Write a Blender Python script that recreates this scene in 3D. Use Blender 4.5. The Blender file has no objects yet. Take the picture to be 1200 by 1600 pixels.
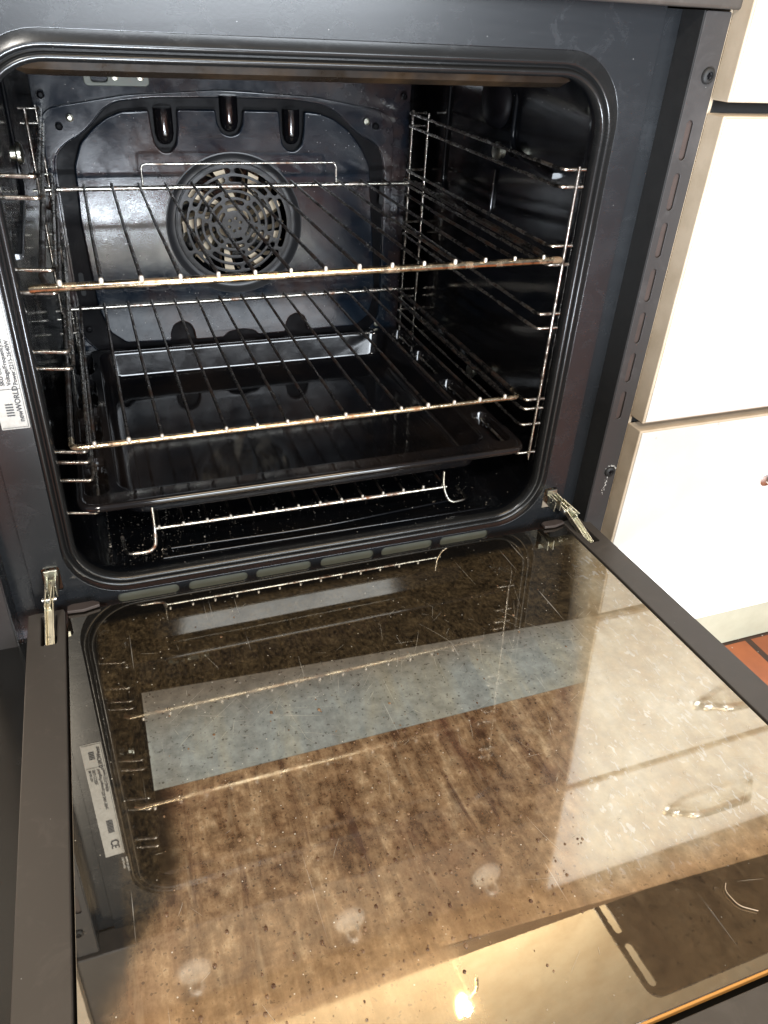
import bpy, bmesh, math, random
from mathutils import Matrix, Vector
random.seed(7)
S = bpy.context.scene
C = S.collection
# ---------------------------------------------------------------- camera, world, lights, exposure
cd = bpy.data.cameras.new('camera'); cam = bpy.data.objects.new('camera', cd); C.objects.link(cam)
cam.matrix_world = Matrix(((0.939155, 0.14922, -0.309389, 0.055155), (-0.339715, 0.536734, -0.772341, -0.649764),
                           (0.050811, 0.830452, 0.554769, 0.494756), (0, 0, 0, 1)))
cd.sensor_fit = 'VERTICAL'; cd.sensor_height = 36; cd.sensor_width = 36; cd.lens = 27.045
cd.clip_start = 0.02; cd.clip_end = 60
S.camera = cam
W = bpy.data.worlds.new('World'); S.world = W; W.use_nodes = True
wb = W.node_tree.nodes['Background']; wb.inputs[0].default_value = (0.88, 0.91, 1.0, 1); wb.inputs[1].default_value = 0.22

def area(name, loc, target, sx, sy, power, col):
    l = bpy.data.lights.new(name, 'AREA'); l.shape = 'RECTANGLE'; l.size = sx; l.size_y = sy; l.energy = power; l.color = col
    o = bpy.data.objects.new(name, l); C.objects.link(o); o.location = loc
    o.rotation_euler = (Vector(target) - Vector(loc)).to_track_quat('-Z', 'Y').to_euler()
    return o
area('window_daylight', (0.70, -2.9, 1.02), (0.3, 0, 0.35), 1.5, 1.05, 105, (0.86, 0.93, 1.0))
area('key_daylight', (-0.55, -1.75, 1.75), (0.5, 0.0, 0.1), 0.22, 0.22, 33, (1.0, 0.95, 0.87))
area('low_glare_fill', (0.14, -0.98, -0.165), (0.12, 0.4, 0.21), 0.26, 0.18, 30, (0.82, 0.91, 1.0))  # added lamp without a known source; puts glare on the back panel
area('ceiling_lamp', (0.5, -1.1, 2.0), (0.4, -0.2, 0), 0.9, 0.7, 19, (1.0, 0.76, 0.48))

S.view_settings.view_transform = 'Standard'; S.view_settings.look = 'None'
S.view_settings.exposure = 0; S.view_settings.gamma = 1
S.render.resolution_x = 768; S.render.resolution_y = 1024

# ---------------------------------------------------------------- object helpers
def link(name, me, mat=None, parent=None, mw=None):
    o = bpy.data.objects.new(name, me); C.objects.link(o)
    if mat is not None and me is not None:
        me.materials.clear(); me.materials.append(mat)
    if parent is not None: o.parent = parent
    if mw is not None: o.matrix_local = mw
    return o
def empty(name, loc=(0, 0, 0), label=None, cat=None, group=None):
    o = bpy.data.objects.new(name, None); C.objects.link(o); o.location = loc
    o.empty_display_size = .02
    tag(o, label, cat, group); return o
def tag(o, label=None, cat=None, group=None, kind=None):
    if label: o['label'] = label
    if cat: o['category'] = cat
    if group: o['group'] = group
    if kind: o['kind'] = kind
    return o
def shade(me, smooth=True, ang=35):
    bm = bmesh.new(); bm.from_mesh(me); bmesh.ops.remove_doubles(bm, verts=bm.verts, dist=1e-6)
    bmesh.ops.recalc_face_normals(bm, faces=bm.faces)
    for f in bm.faces: f.smooth = smooth
    if smooth:
        for e in bm.edges:
            if len(e.link_faces) == 2 and e.calc_face_angle(0) > math.radians(ang): e.smooth = False
    bm.to_mesh(me); bm.free(); return me
def curve_mesh(cu):
    o = bpy.data.objects.new('tmp', cu); C.objects.link(o)
    dg = bpy.context.evaluated_depsgraph_get(); dg.update()
    me = bpy.data.meshes.new_from_object(o.evaluated_get(dg))
    bpy.data.objects.remove(o); return me
FACE = lambda y=0: Matrix(((1, 0, 0, 0), (0, 0, -1, y), (0, 1, 0, 0), (0, 0, 0, 1)))     # local xy -> world xz, local z -> -Y
def flat(name, outline, holes, depth, bevel, mat, parent=None, M=None, bake=True, res=2):
    cu = bpy.data.curves.new('c', 'CURVE'); cu.dimensions = '2D'; cu.fill_mode = 'BOTH'
    cu.extrude = max(depth / 2 - bevel, 0); cu.bevel_depth = bevel; cu.bevel_resolution = res; cu.offset = -bevel if bevel else 0
    for pts in [outline] + list(holes):
        sp = cu.splines.new('POLY'); sp.points.add(len(pts) - 1)
        for i, q in enumerate(pts): sp.points[i].co = (q[0], q[1], 0, 1)
        sp.use_cyclic_u = True
    me = curve_mesh(cu)
    me.transform(Matrix.Translation((0, 0, -depth / 2)))        # front face on local z=0
    if M is not None and bake: me.transform(M)
    shade(me); return wn(link(name, me, mat, parent, None if bake else M))
def wn(o):
    m = o.modifiers.new('wn', 'WEIGHTED_NORMAL'); m.keep_sharp = True; m.weight = 100; return o
def rr(x0, z0, x1, z1, r, n=10):
    r = min(r, (x1 - x0) / 2 - 1e-5, (z1 - z0) / 2 - 1e-5); P = []
    for cx, cz, a in ((x1 - r, z0 + r, -90), (x1 - r, z1 - r, 0), (x0 + r, z1 - r, 90), (x0 + r, z0 + r, 180)):
        for i in range(n + 1):
            t = math.radians(a + 90 * i / n); P.append((cx + r * math.cos(t), cz + r * math.sin(t)))
    return P
def circ(cx, cz, r, n=40): return [(cx + r * math.cos(2 * math.pi * i / n), cz + r * math.sin(2 * math.pi * i / n)) for i in range(n)]
def loops(name, L, mat, parent=None, close=False, cap=False):
    bm = bmesh.new(); R = [[bm.verts.new(v) for v in l] for l in L]
    for a, b in zip(R, R[1:] + ([R[0]] if close else [])):
        n = len(a)
        for i in range(n):
            bm.faces.new((a[i], a[(i + 1) % n], b[(i + 1) % n], b[i]))
    if cap: bm.faces.new(R[-1])
    me = bpy.data.meshes.new(name); bm.to_mesh(me); bm.free(); shade(me, True, 50); return link(name, me, mat, parent)
def fil(pts, r, closed=False, n=6):
    out = []; N = len(pts); pts = [Vector(q) for q in pts]
    for i, q in enumerate(pts):
        if not closed and i in (0, N - 1): out.append(q); continue
        a = pts[i - 1]; b = pts[(i + 1) % N]; da = (a - q); db = (b - q)
        rr_ = min(r, da.length * .49, db.length * .49); A = q + da.normalized() * rr_; B = q + db.normalized() * rr_
        for k in range(n + 1):
            t = k / n; out.append(A * (1 - t) ** 2 + q * 2 * t * (1 - t) + B * t * t)
    return out
def tubes(name, lines, mat, parent=None, res=3, M=None):
    """lines: (points, radius, closed)"""
    cu = bpy.data.curves.new('c', 'CURVE'); cu.dimensions = '3D'; cu.bevel_depth = 1; cu.bevel_resolution = res; cu.use_fill_caps = True
    for pts, r, cl in lines:
        sp = cu.splines.new('POLY'); sp.points.add(len(pts) - 1)
        for i, q in enumerate(pts): sp.points[i].co = (*q, 1); sp.points[i].radius = r
        sp.use_cyclic_u = cl
    me = curve_mesh(cu)
    if M is not None: me.transform(M)
    shade(me, True, 60); return link(name, me, mat, parent)
def box_bm(bm, x0, y0, z0, x1, y1, z1, bev=0.0):
    b2 = bmesh.new(); bmesh.ops.create_cube(b2, size=1)
    for v in b2.verts: v.co = Vector(((x0 + x1) / 2 + v.co.x * (x1 - x0), (y0 + y1) / 2 + v.co.y * (y1 - y0), (z0 + z1) / 2 + v.co.z * (z1 - z0)))
    if bev: bmesh.ops.bevel(b2, geom=b2.edges[:], offset=bev, segments=3, profile=.5, affect='EDGES')
    me = bpy.data.meshes.new('t'); b2.to_mesh(me); b2.free(); bm.from_mesh(me); bpy.data.meshes.remove(me)
def boxes(name, B, mat, parent=None, bev=0.0, M=None):
    bm = bmesh.new()
    for b in B: box_bm(bm, *b, bev=bev)
    me = bpy.data.meshes.new(name); bm.to_mesh(me); bm.free()
    if M is not None: me.transform(M)
    shade(me, True, 40); return wn(link(name, me, mat, parent))
def lathe(name, prof, mat, parent=None, M=None, n=40):
    """prof: (radius, height) about local z"""
    bm = bmesh.new(); R = []
    for r, h in prof:
        R.append([bm.verts.new((max(r, 1e-5) * math.cos(2 * math.pi * i / n), max(r, 1e-5) * math.sin(2 * math.pi * i / n), h)) for i in range(n)])
    for a, b in zip(R, R[1:]):
        for i in range(n): bm.faces.new((a[i], a[(i + 1) % n], b[(i + 1) % n], b[i]))
    bm.faces.new(R[0]); bm.faces.new(R[-1])
    me = bpy.data.meshes.new(name); bm.to_mesh(me); bm.free()
    if M is not None: me.transform(M)
    shade(me, True, 40); return link(name, me, mat, parent)
def text(name, lines, mat, parent, M):
    """lines: (string, x, y, size, align)"""
    bm = bmesh.new()
    for s, x, y, size, al, xs in lines:
        cu = bpy.data.curves.new('t', 'FONT'); cu.body = s; cu.size = size; cu.align_x = al; cu.offset = size * .018; cu.resolution_u = 4
        me = curve_mesh(cu); me.transform(Matrix.Translation((x, y, 0)) @ Matrix.Diagonal((xs, 1, 1, 1))); bm.from_mesh(me)
    me = bpy.data.meshes.new(name); bm.to_mesh(me); bm.free(); me.transform(M)
    return link(name, me, mat, parent)

# ---------------------------------------------------------------- material helpers
class NT:
    def __init__(s, name):
        s.m = bpy.data.materials.new(name); s.m.use_nodes = True; s.t = s.m.node_tree; s.b = s.t.nodes['Principled BSDF']
        s.out = s.t.nodes['Material Output']; s.tc = s.t.nodes.new('ShaderNodeTexCoord'); s.o = s.tc.outputs['Object']
    def n(s, ty, **k):
        nd = s.t.nodes.new(ty)
        for a, v in k.items(): setattr(nd, a, v)
        return nd
    def L(s, a, b): s.t.links.new(a, b)
    def val(s, inp, v):
        if isinstance(v, bpy.types.NodeSocket): s.L(v, inp)
        else: inp.default_value = v
    def mapv(s, scale=(1, 1, 1), rot=(0, 0, 0), loc=(0, 0, 0)):
        m = s.n('ShaderNodeMapping'); m.inputs['Scale'].default_value = scale; m.inputs['Rotation'].default_value = rot; m.inputs['Location'].default_value = loc
        s.L(s.o, m.inputs['Vector']); return m.outputs[0]
    def noise(s, sc, det=6, rough=.6, vec=None, dist=0):
        q = s.n('ShaderNodeTexNoise'); q.inputs['Scale'].default_value = sc; q.inputs['Detail'].default_value = det
        q.inputs['Roughness'].default_value = rough; q.inputs['Distortion'].default_value = dist
        s.L(vec or s.o, q.inputs['Vector']); return q.outputs['Fac']
    def voro(s, sc, vec=None, rnd=1):
        q = s.n('ShaderNodeTexVoronoi'); q.inputs['Scale'].default_value = sc; q.inputs['Randomness'].default_value = rnd
        s.L(vec or s.o, q.inputs['Vector']); return q
    def ramp(s, f, stops, interp='LINEAR'):
        r = s.n('ShaderNodeValToRGB'); e = r.color_ramp; e.interpolation = interp
        while len(e.elements) < len(stops): e.elements.new(.5)
        for el, (p, c) in zip(e.elements, stops):
            el.position = p; el.color = (c, c, c, 1) if isinstance(c, (int, float)) else (*c, 1)
        s.L(f, r.inputs[0]); return r.outputs[0]
    def math(s, op, a, b=0.0, clamp=False):
        q = s.n('ShaderNodeMath', operation=op, use_clamp=clamp); s.val(q.inputs[0], a); s.val(q.inputs[1], b); return q.outputs[0]
    def mix(s, f, a, b):
        q = s.n('ShaderNodeMix', data_type='RGBA'); s.val(q.inputs[0], f)
        for i, v in ((6, a), (7, b)):
            if isinstance(v, bpy.types.NodeSocket): s.L(v, q.inputs[i])
            else: q.inputs[i].default_value = (*v, 1)
        return q.outputs[2]
    def step(s, v, lo, hi):
        q = s.n('ShaderNodeMapRange', interpolation_type='SMOOTHSTEP'); s.val(q.inputs[0], v); q.inputs[1].default_value = lo; q.inputs[2].default_value = hi; return q.outputs[0]
    def bump(s, h, st=.2, dist=.001, to=None):
        q = s.n('ShaderNodeBump'); q.inputs['Strength'].default_value = st; q.inputs['Distance'].default_value = dist
        s.L(h, q.inputs['Height']); s.L(q.outputs[0], (to or s.b).inputs['Normal']); return q.outputs[0]
    def set(s, **k):
        for a, v in k.items():
            key = {'col': 'Base Color', 'rough': 'Roughness', 'metal': 'Metallic', 'spec': 'Specular IOR Level', 'coat': 'Coat Weight', 'cr': 'Coat Roughness', 'em': 'Emission Color', 'es': 'Emission Strength', 'ior': 'IOR'}[a]
            if isinstance(v, tuple): v = (*v, 1)
            s.val(s.b.inputs[key], v)
        return s

def specks(s, sc, size, dens=.5):
    """sparse round dots"""
    v = s.voro(sc); near = s.math('LESS_THAN', v.outputs['Distance'], size)
    sep = s.n('ShaderNodeSeparateColor'); s.L(v.outputs['Color'], sep.inputs[0])
    return s.math('MULTIPLY', near, s.math('LESS_THAN', sep.outputs[0], dens))

def m_enamel(name, grease=.5, rough=.14, spk=True, base=(.008, .009, .011), greasecol=(.06, .035, .025), sp=(260, .13, .10), spec=.7, bm=.10):
    s = NT(name); g = s.noise(7, 8, .65); gr = s.ramp(g, [(.45, 0), (.75, grease)])
    fine = s.noise(160, 4, .7)
    col = s.mix(gr, base, greasecol)
    if spk:
        d = specks(s, *sp); col = s.mix(d, col, (.35, .33, .30))
    rg = s.ramp(s.noise(22, 6, .7), [(.3, rough * .7), (.75, rough * 2.4)])
    s.set(col=col, rough=rg, spec=spec); s.bump(fine, bm, .0006); return s.m
def m_satin(name, col=(.022, .022, .024), rough=.36, smear=.5, dots=.12, metal=0., spec=.5):
    s = NT(name); br = s.noise(30, 5, .6, s.mapv((1, 1, 14)))
    sm = s.ramp(s.noise(9, 5, .6), [(.52, 0), (.7, smear)])
    c = s.mix(sm, col, tuple(v * 1.8 for v in col)); c = s.mix(specks(s, 190, .07, dots * .3), c, (.25, .25, .24))
    rg = s.math('ADD', s.ramp(br, [(.3, rough - .015), (.7, rough + .02)]), s.math('MULTIPLY', sm, .12))
    fing = s.ramp(s.noise(38, 7, .7, None, 1.2), [(.55, 0), (.66, .5)]); rg = s.math('ADD', rg, s.math('MULTIPLY', fing, .10)); c = s.mix(s.math('MULTIPLY', fing, .35), c, tuple(v * 2.2 for v in col))
    s.set(col=c, rough=rg, metal=metal, spec=spec); s.bump(s.noise(420, 3, .6), .06, .0004); return s.m
def m_wire(name, rust=.5, base=(.62, .59, .53), rough=.24, rc=(.22, .085, .035), wsc=46):
    s = NT(name); n = s.noise(wsc, 6, .7); r = s.ramp(n, [(.56 - .14 * rust, 0), (.70 - .1 * rust, 1)]); dk = s.ramp(s.noise(120, 5, .7), [(.5, 0), (.68, .9)])
    c = s.mix(r, base, rc); c = s.mix(dk, c, (.05, .03, .02))
    s.set(col=c, metal=s.ramp(n, [(.5, 1), (.7, .45)]), rough=s.math('ADD', s.math('MULTIPLY', r, .28), rough)); s.bump(s.noise(300, 4, .7), .35, .0006); return s.m
def m_plain(name, col, rough=.5, metal=0., var=.1, sc=40, bump=.05):
    s = NT(name); n = s.ramp(s.noise(sc, 5, .6), [(.3, 0), (.7, 1)])
    s.set(col=s.mix(n, tuple(c * (1 - var) for c in col), tuple(min(1, c * (1 + var)) for c in col)), rough=s.ramp(s.noise(sc * 2, 4), [(.3, max(rough - .06, .03)), (.7, rough + .08)]), metal=metal)
    s.bump(s.noise(sc * 8, 3), bump, .0005); return s.m

M_hook = m_plain('hook_chrome', (.9, .88, .82), .15, .6, .05)
M_cav = m_enamel('cavity_enamel', .25, .09, base=(.003, .0035, .0045), greasecol=(.02, .013, .010), spec=.42)
M_floor_cav = m_enamel('cavity_floor_enamel', .6, .22, base=(.006, .006, .006), greasecol=(.035, .022, .015), sp=(480, .20, .35))
M_back = m_enamel('back_panel_enamel', 1.0, .11, base=(.007, .012, .020), greasecol=(.075, .038, .024))
M_groove = m_enamel('groove_enamel', .1, .30, spk=False, base=(.003, .003, .004))
M_groove.node_tree.nodes['Principled BSDF'].inputs['Specular IOR Level'].default_value = .12  # groove darkened and dulled in place of a concave curve's missing reflection
M_boss = m_enamel('boss_enamel', .1, .08, spk=False, base=(.004, .004, .005))
M_lip = m_enamel('greasy_brown_enamel', 1.0, .28, spk=False, base=(.012, .008, .005), greasecol=(.065, .038, .018), spec=.22)
M_tray = m_enamel('tray_enamel', .5, .055, spk=False, base=(.005, .005, .006), greasecol=(.03, .02, .014), bm=.03)
M_fascia = m_satin('fascia_black', (.013, .0145, .0165), .25, spec=.75)
M_gask = m_satin('gasket_black', (.010, .010, .010), .22, .3, .05, spec=.42)
M_flange = m_satin('flange_paint', (.040, .037, .036), .42, .6, .15, spec=.35)
M_frame = m_satin('door_frame_paint', (.058, .050, .043), .42, .35, .10)
M_grille = m_satin('grille_paint', (.035, .035, .037), .35, .3, 0)
M_wire = m_wire('chrome_wire', .25)
M_rail = m_wire('runner_chrome', .6, (.50, .47, .42), .22, (.05, .03, .02), 60)
M_bar = m_wire('browned_chrome', .40, (.72, .60, .42), .20, (.30, .14, .06), 24)
M_wired = m_wire('greasy_wire', .8, (.22, .20, .18), .26, (.055, .028, .018))
M_tip = m_plain('wire_end_steel', (.80, .74, .66), .4, .6, .1)
M_zinc = m_plain('zinc_steel', (.56, .55, .46), .30, 1., .18, 60, .2)
M_fan = m_plain('fan_steel', (.85, .70, .50), .5, 0, .12)
M_black = m_plain('soft_black', (.012, .012, .012), .6)
M_rubber = m_plain('brown_rubber', (.05, .038, .034), .55)
M_backing = m_plain('brown_backing', (.05, .034, .028), .6)
M_backing2 = m_plain('pale_strand', (.42, .33, .24), .6)
M_plate = m_satin('plate_paint', (.02, .02, .02), .5, .5, .1, spec=.3)
M_knobd = m_plain('knob_disc', (.64, .58, .48), .35, 0, .05)
M_louvre = m_plain('grey_louvre', (.15, .16, .13), .4)
M_print = m_plain('sticker_ink', (.05, .05, .055), .6)
M_printw = m_plain('white_ink', (.75, .72, .66), .5)
M_knob = m_plain('knob_steel', (.75, .73, .68), .25, 1., .05)

# ================================================================ setting
DOORT, DZ0 = 0.0441, -0.0166
def setting():
    s = NT('terracotta_tiles'); br = s.n('ShaderNodeTexBrick'); br.offset = .5
    for k, v in (('Scale', 1.0), ('Mortar Size', .006), ('Brick Width', .15), ('Row Height', .15), ('Mortar Smooth', .2)): br.inputs[k].default_value = v
    br.inputs['Color1'].default_value = (.42, .13, .045, 1); br.inputs['Color2'].default_value = (.33, .095, .035, 1); br.inputs['Mortar'].default_value = (.03, .02, .015, 1)
    s.L(s.mapv(rot=(0, 0, .0), loc=(-.005, .035, 0)), br.inputs['Vector'])
    nz = s.noise(25, 7, .65); c = s.mix(s.ramp(nz, [(.4, 0), (.8, .5)]), br.outputs[0], (.16, .05, .025)); c = s.mix(specks(s, 90, .1, .3), c, (.5, .45, .4))
    s.set(col=c, rough=.45); s.bump(s.math('SUBTRACT', s.math('MULTIPLY', nz, .3), br.outputs['Fac']), .5, .003)
    fl = boxes('floor', [(-3, -4, -.33, 4, .6, -.285)], s.m); tag(fl, kind='structure')
    s = NT('cream_wall'); s.set(col=s.mix(s.ramp(s.noise(5, 8, .7), [(.4, 0), (.7, 1)]), (.82, .72, .52), (.66, .54, .36)), rough=.7); s.bump(s.noise(60), .2, .002)
    w = boxes('wall', [(-4, .62, -.285, 6, .7, 5.0)], s.m); tag(w, kind='structure')
setting()

# ---- worktop over oven and cabinets
s = NT('worktop_wood'); g = s.noise(14, 8, .65, s.mapv((1.2, 14, 14)), .6)
s.set(col=s.mix(g, (.26, .15, .07), (.10, .055, .03)), rough=.35); s.bump(g, .1, .001)
wt = boxes('worktop', [(-1.2, -.075, .672, 1.9, .618, .71)], s.m, bev=.004)
tag(wt, 'brown wooden worktop running above the oven and the drawers', 'worktop')

# ---- drawer cabinet on the right
def m_white():
    s = NT('white_laminate'); d = s.math('MAXIMUM', specks(s, 26, .05, .35), specks(s, 70, .06, .10))
    sm = s.ramp(s.noise(5, 6, .6), [(.45, 0), (.75, .6)])
    c = s.mix(sm, (.77, .755, .71), (.62, .60, .54)); c = s.mix(s.math('MULTIPLY', d, .5), c, (.45, .43, .40))
    s.set(col=c, rough=.33); s.bump(s.noise(250, 3), .03, .0004); return s.m
M_white = m_white()
s = NT('beige_edge'); s.set(col=s.mix(s.ramp(s.noise(30, 5), [(.4, 0), (.7, 1)]), (.56, .46, .34), (.46, .37, .26)), rough=.5); s.bump(s.noise(120), .1, .0006)
M_beige = s.m
s = NT('plinth_board'); s.set(col=s.mix(s.ramp(s.noise(12, 6), [(.4, 0), (.7, 1)]), (.40, .38, .28), (.31, .29, .21)), rough=.5)
M_plinth = s.m
cab = empty('drawer_cabinet', (.60, -.04, -.285), 'white kitchen drawer cabinet with three wide fronts and beige edges right of the oven', 'cabinet')
def cb(o): o.matrix_parent_inverse = Matrix.Translation((-.60, .04, .285)); return o
cb(boxes('carcass', [(.600, -.018, -.209, 1.45, .56, .668)], M_black, cab))
HB = []
for i, (z0, z1, hz) in enumerate(((-.209, .1125, .022), (.1215, .424, .325), (.4345, .666, .555))):
    # 18 mm board: beige edge band all round, white laminate face
    bd = cb(boxes('drawer_front', [(.596, -.0435, z0, 1.22, -.021, z1)], M_beige, cab, .0015))
    fc = boxes('laminate_face', [(.5985, -.0450, z0 + .0022, 1.2180, -.0432, z1 - .0022)], M_white, bd, .0008)
    h0, h1 = .81, .97
    pts = [(h0, -.0455, hz), (h0 + .004, -.054, hz), (h0 + .013, -.057, hz - .004), (h0 + .026, -.073, hz - .010), (h0 + .045, -.075, hz - .010)]
    pts = pts + [(h0 + h1 - a, b, c) for a, b, c in reversed(pts)]
    cu = fil(pts, .007)
    hd = tubes('handle', [(cu, .0085, False)], M_knob, bd, 4)
    for hx in (h0, h1):
        pass
    lathe('handle_foot', [(.0125, 0), (.0125, .003), (.009, .0055), (.002, .006)], M_knob, bd, Matrix.Translation((h0, -.0452, hz)) @ Matrix.Rotation(math.radians(90), 4, 'X'))
    lathe('handle_foot', [(.0125, 0), (.0125, .003), (.009, .0055), (.002, .006)], M_knob, bd, Matrix.Translation((h1, -.0452, hz)) @ Matrix.Rotation(math.radians(90), 4, 'X'))
cb(boxes('plinth', [(.602, -.036, -.284, 1.45, -.02, -.2105)], M_plinth, cab, .001))
cbl = boxes('carcass_edge', [(.5935, -.0205, -.209, .5995, .5, .668)], M_beige, cab); cb(cbl)

# ---- low cabinet left of and below the oven
lc = empty('side_cabinet', (-.35, -.04, -.285), 'cream kitchen cabinet at the far left edge beside the oven', 'cabinet')
o = boxes('cabinet_front', [(-.70, -.044, -.209, -.0945, -.022, .666)], M_beige, lc, .002); o.matrix_parent_inverse = Matrix.Translation((.35, .04, .285))
o = boxes('carcass', [(-.70, -.0215, -.209, -.0935, .56, .668)], M_black, lc); o.matrix_parent_inverse = Matrix.Translation((.35, .04, .285))
o = boxes('plinth', [(-.70, -.02, -.284, .598, .0, -.2105)], M_plinth, lc); o.matrix_parent_inverse = Matrix.Translation((.35, .04, .285))

# ================================================================ oven
oven = empty('built_in_oven', (0, 0, 0), 'black built in electric oven standing open, its door let down and its cavity greasy', 'oven')
OX0, OX1, OZ0, OZ1, OR = 0.0, 0.5, 0.0, 0.4475, 0.047
def ring(off, y): return [(a, y, b) for a, b in rr(OX0 - off, OZ0 - off, OX1 + off, OZ1 + off, OR + off, 14)]
# fascia sheet with opening, vents and hinge slots
vents = []
vx = [(.030, .091), (.101, .163), (.172, .233), (.244, .306), (.3155, .378), (.388, .450)]
for a, b in vx: vents.append(rr(a, -.0335, b, -.0215, .005, 5))
hs = [rr(-.034, -.004, -.018, .024, .002, 3), rr(.518, -.004, .534, .024, .002, 3)]
fascia = flat('fascia', rr(-.0455, -.047, .5455, .507, .002, 2), [rr(OX0 - .0130, OZ0 - .0185, OX1 + .0172, OZ1 + .0190, OR + .012, 14)] + vents + hs, .003, .0006, M_fascia, oven, FACE(0))
loops('gasket_frame', [[(a, -.0002, b) for a, b in rr(OX0 - .0130, OZ0 - .0185, OX1 + .0172, OZ1 + .0190, OR + .012, 14)], ring(.0122, -.0014), ring(.0112, -.0020), ring(.0095, -.0020),
      ring(.0085, -.0010), ring(.0072, .0015), ring(.0060, .0012), ring(.0052, -.0014), ring(.0042, -.0030), ring(.0026, -.0035), ring(.0010, -.0026), ring(-.0006, .001), ring(-.0004, .006)], M_gask, oven)
for a, b in vx:
    o = boxes('vent_louvre', [(a - .002, .0034, -.037, b + .002, .005, -.018)], M_louvre, oven)
cav = loops('cavity', [ring(-.0004, .006), ring(-.001, .012), ring(.003, .022), ring(.003, .20), ring(.003, .452)], M_cav, oven, cap=True)

fr = tubes('floor_ridge', [(fil([(.09, .035, 0), (.25, .030, 0), (.42, .042, 0)], .05), .0016, False), ([(.08, .020, -.0005), (.45, .016, -.0005)], .0014, False), ([(.05, .012, -.0005), (.455, .008, -.0005)], .0011, False)], M_cav, oven)
# ceiling grill deflector (rounded, greasy) and element
bm = bmesh.new()
prof = [(.014, .448), (.017, .441), (.026, .4365), (.040, .4355), (.050, .4375), (.058, .443), (.062, .450)]
for x0, x1 in ((.012, .488),):
    A = []
    for k in range(25):
        x = x0 + (x1 - x0) * k / 24; e = min(x - x0, x1 - x) / .03; sq = math.sqrt(max(0, 1 - (1 - min(e, 1)) ** 2))
        A.append([bm.verts.new((x, q[0], .447 - (.447 - q[1]) * sq)) for q in prof])
    for a, b in zip(A, A[1:]):
        for i in range(len(prof) - 1): bm.faces.new((a[i], a[i + 1], b[i + 1], b[i]))
me = bpy.data.meshes.new('grill_deflector'); bm.to_mesh(me); bm.free(); shade(me); link('grill_deflector', me, M_lip, oven)
el = []
for x in (.10, .17, .24, .31, .38): el += [(fil([(x, .10, .44), (x, .35, .44), (x + .035, .35, .44), (x + .035, .10, .44)], .018), .0035, False)]
tubes('grill_element', el, M_wired, oven)

# ---- back panel with embossed plates, fan and grille
FC = (.240, .238)
bp = flat('back_panel', rr(.020, .001, .4795, .446, .006, 3), [circ(*FC, .0755, 60)], .003, .0005, M_back, oven, FACE(.405))
hole = [(.030, .10), (.031, .300), (.034, .322), (.047, .335), (.065, .344), (.080, .356), (.092, .370), (.108, .379), (.150, .3835), (.236, .385), (.320, .384), (.361, .379), (.380, .370), (.394, .357), (.409, .345), (.432, .335), (.443, .322), (.447, .30), (.449, .10), (.43, .074), (.05, .074)]
emb = [(.024, .06), (.021, .34), (.024, .361), (.035, .372), (.12, .3865), (.234, .394), (.35, .388), (.438, .374), (.453, .365), (.458, .350), (.460, .06)]
sm = lambda P, r=.012: [(v.x, v.y) for v in fil([(a, b, 0) for a, b in P], r, True, 5)]
flat('embossed_border', sm(emb), [sm(hole)], .0035, .0014, M_back, oven, FACE(.4019))
groove = flat('groove_floor', sm([(a + (.002 if a < .2 else -.002 if a > .3 else 0), b) for a, b in hole]), [circ(*FC, .0765, 60)], .0008, 0, M_groove, oven, FACE(.4018))
plat = [(.051, .25), (.054, .312), (.064, .336), (.080, .352), (.098, .364), (.114, .370), (.1455, .372), (.1465, .350), (.149, .334), (.1565, .326), (.166, .326), (.1735, .334), (.1765, .350), (.1775, .373),
        (.2235, .373), (.2245, .358), (.230, .347), (.240, .344), (.250, .347), (.2555, .358), (.2565, .373), (.3015, .3725), (.3025, .350), (.305, .334), (.3125, .327), (.322, .327), (.3295, .334), (.3325, .350), (.3335, .3725),
        (.350, .371), (.372, .364), (.392, .351), (.410, .331), (.422, .308), (.431, .21), (.437, .135), (.428, .104), (.410, .090), (.336, .088), (.335, .100), (.3305, .110), (.320, .115), (.3095, .110), (.305, .100), (.304, .088),
        (.2645, .087), (.258, .094), (.240, .097), (.222, .094), (.2155, .087), (.176, .087), (.175, .100), (.1705, .110), (.160, .115), (.1495, .110), (.145, .100), (.144, .087), (.085, .090), (.066, .106), (.056, .14)]
pl = flat('raised_plate', sm(plat, .004), [circ(*FC, .0865, 60)], .008, .0020, M_back, oven, FACE(.3935))
for x, z in ((.1615, .378), (.240, .392), (.3175, .378)):     # tube-like bosses between the notches
    lathe('boss', [(.0001, -.0405), (.006, -.039), (.0095, -.035), (.0112, -.028), (.0112, .0)], M_boss, oven, Matrix.Translation((x, .4015, z - .004)), 24)
loops('fan_dish', [[(FC[0] + r * math.cos(2 * math.pi * i / 64), y, FC[1] + r * math.sin(2 * math.pi * i / 64)) for i in range(64)] for r, y in ((.0885, .3932), (.087, .3930), (.085, .3950), (.083, .3995), (.080, .4010), (.0765, .4010), (.0755, .399), (.074, .3990))], M_grille, oven)
slots = []
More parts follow.
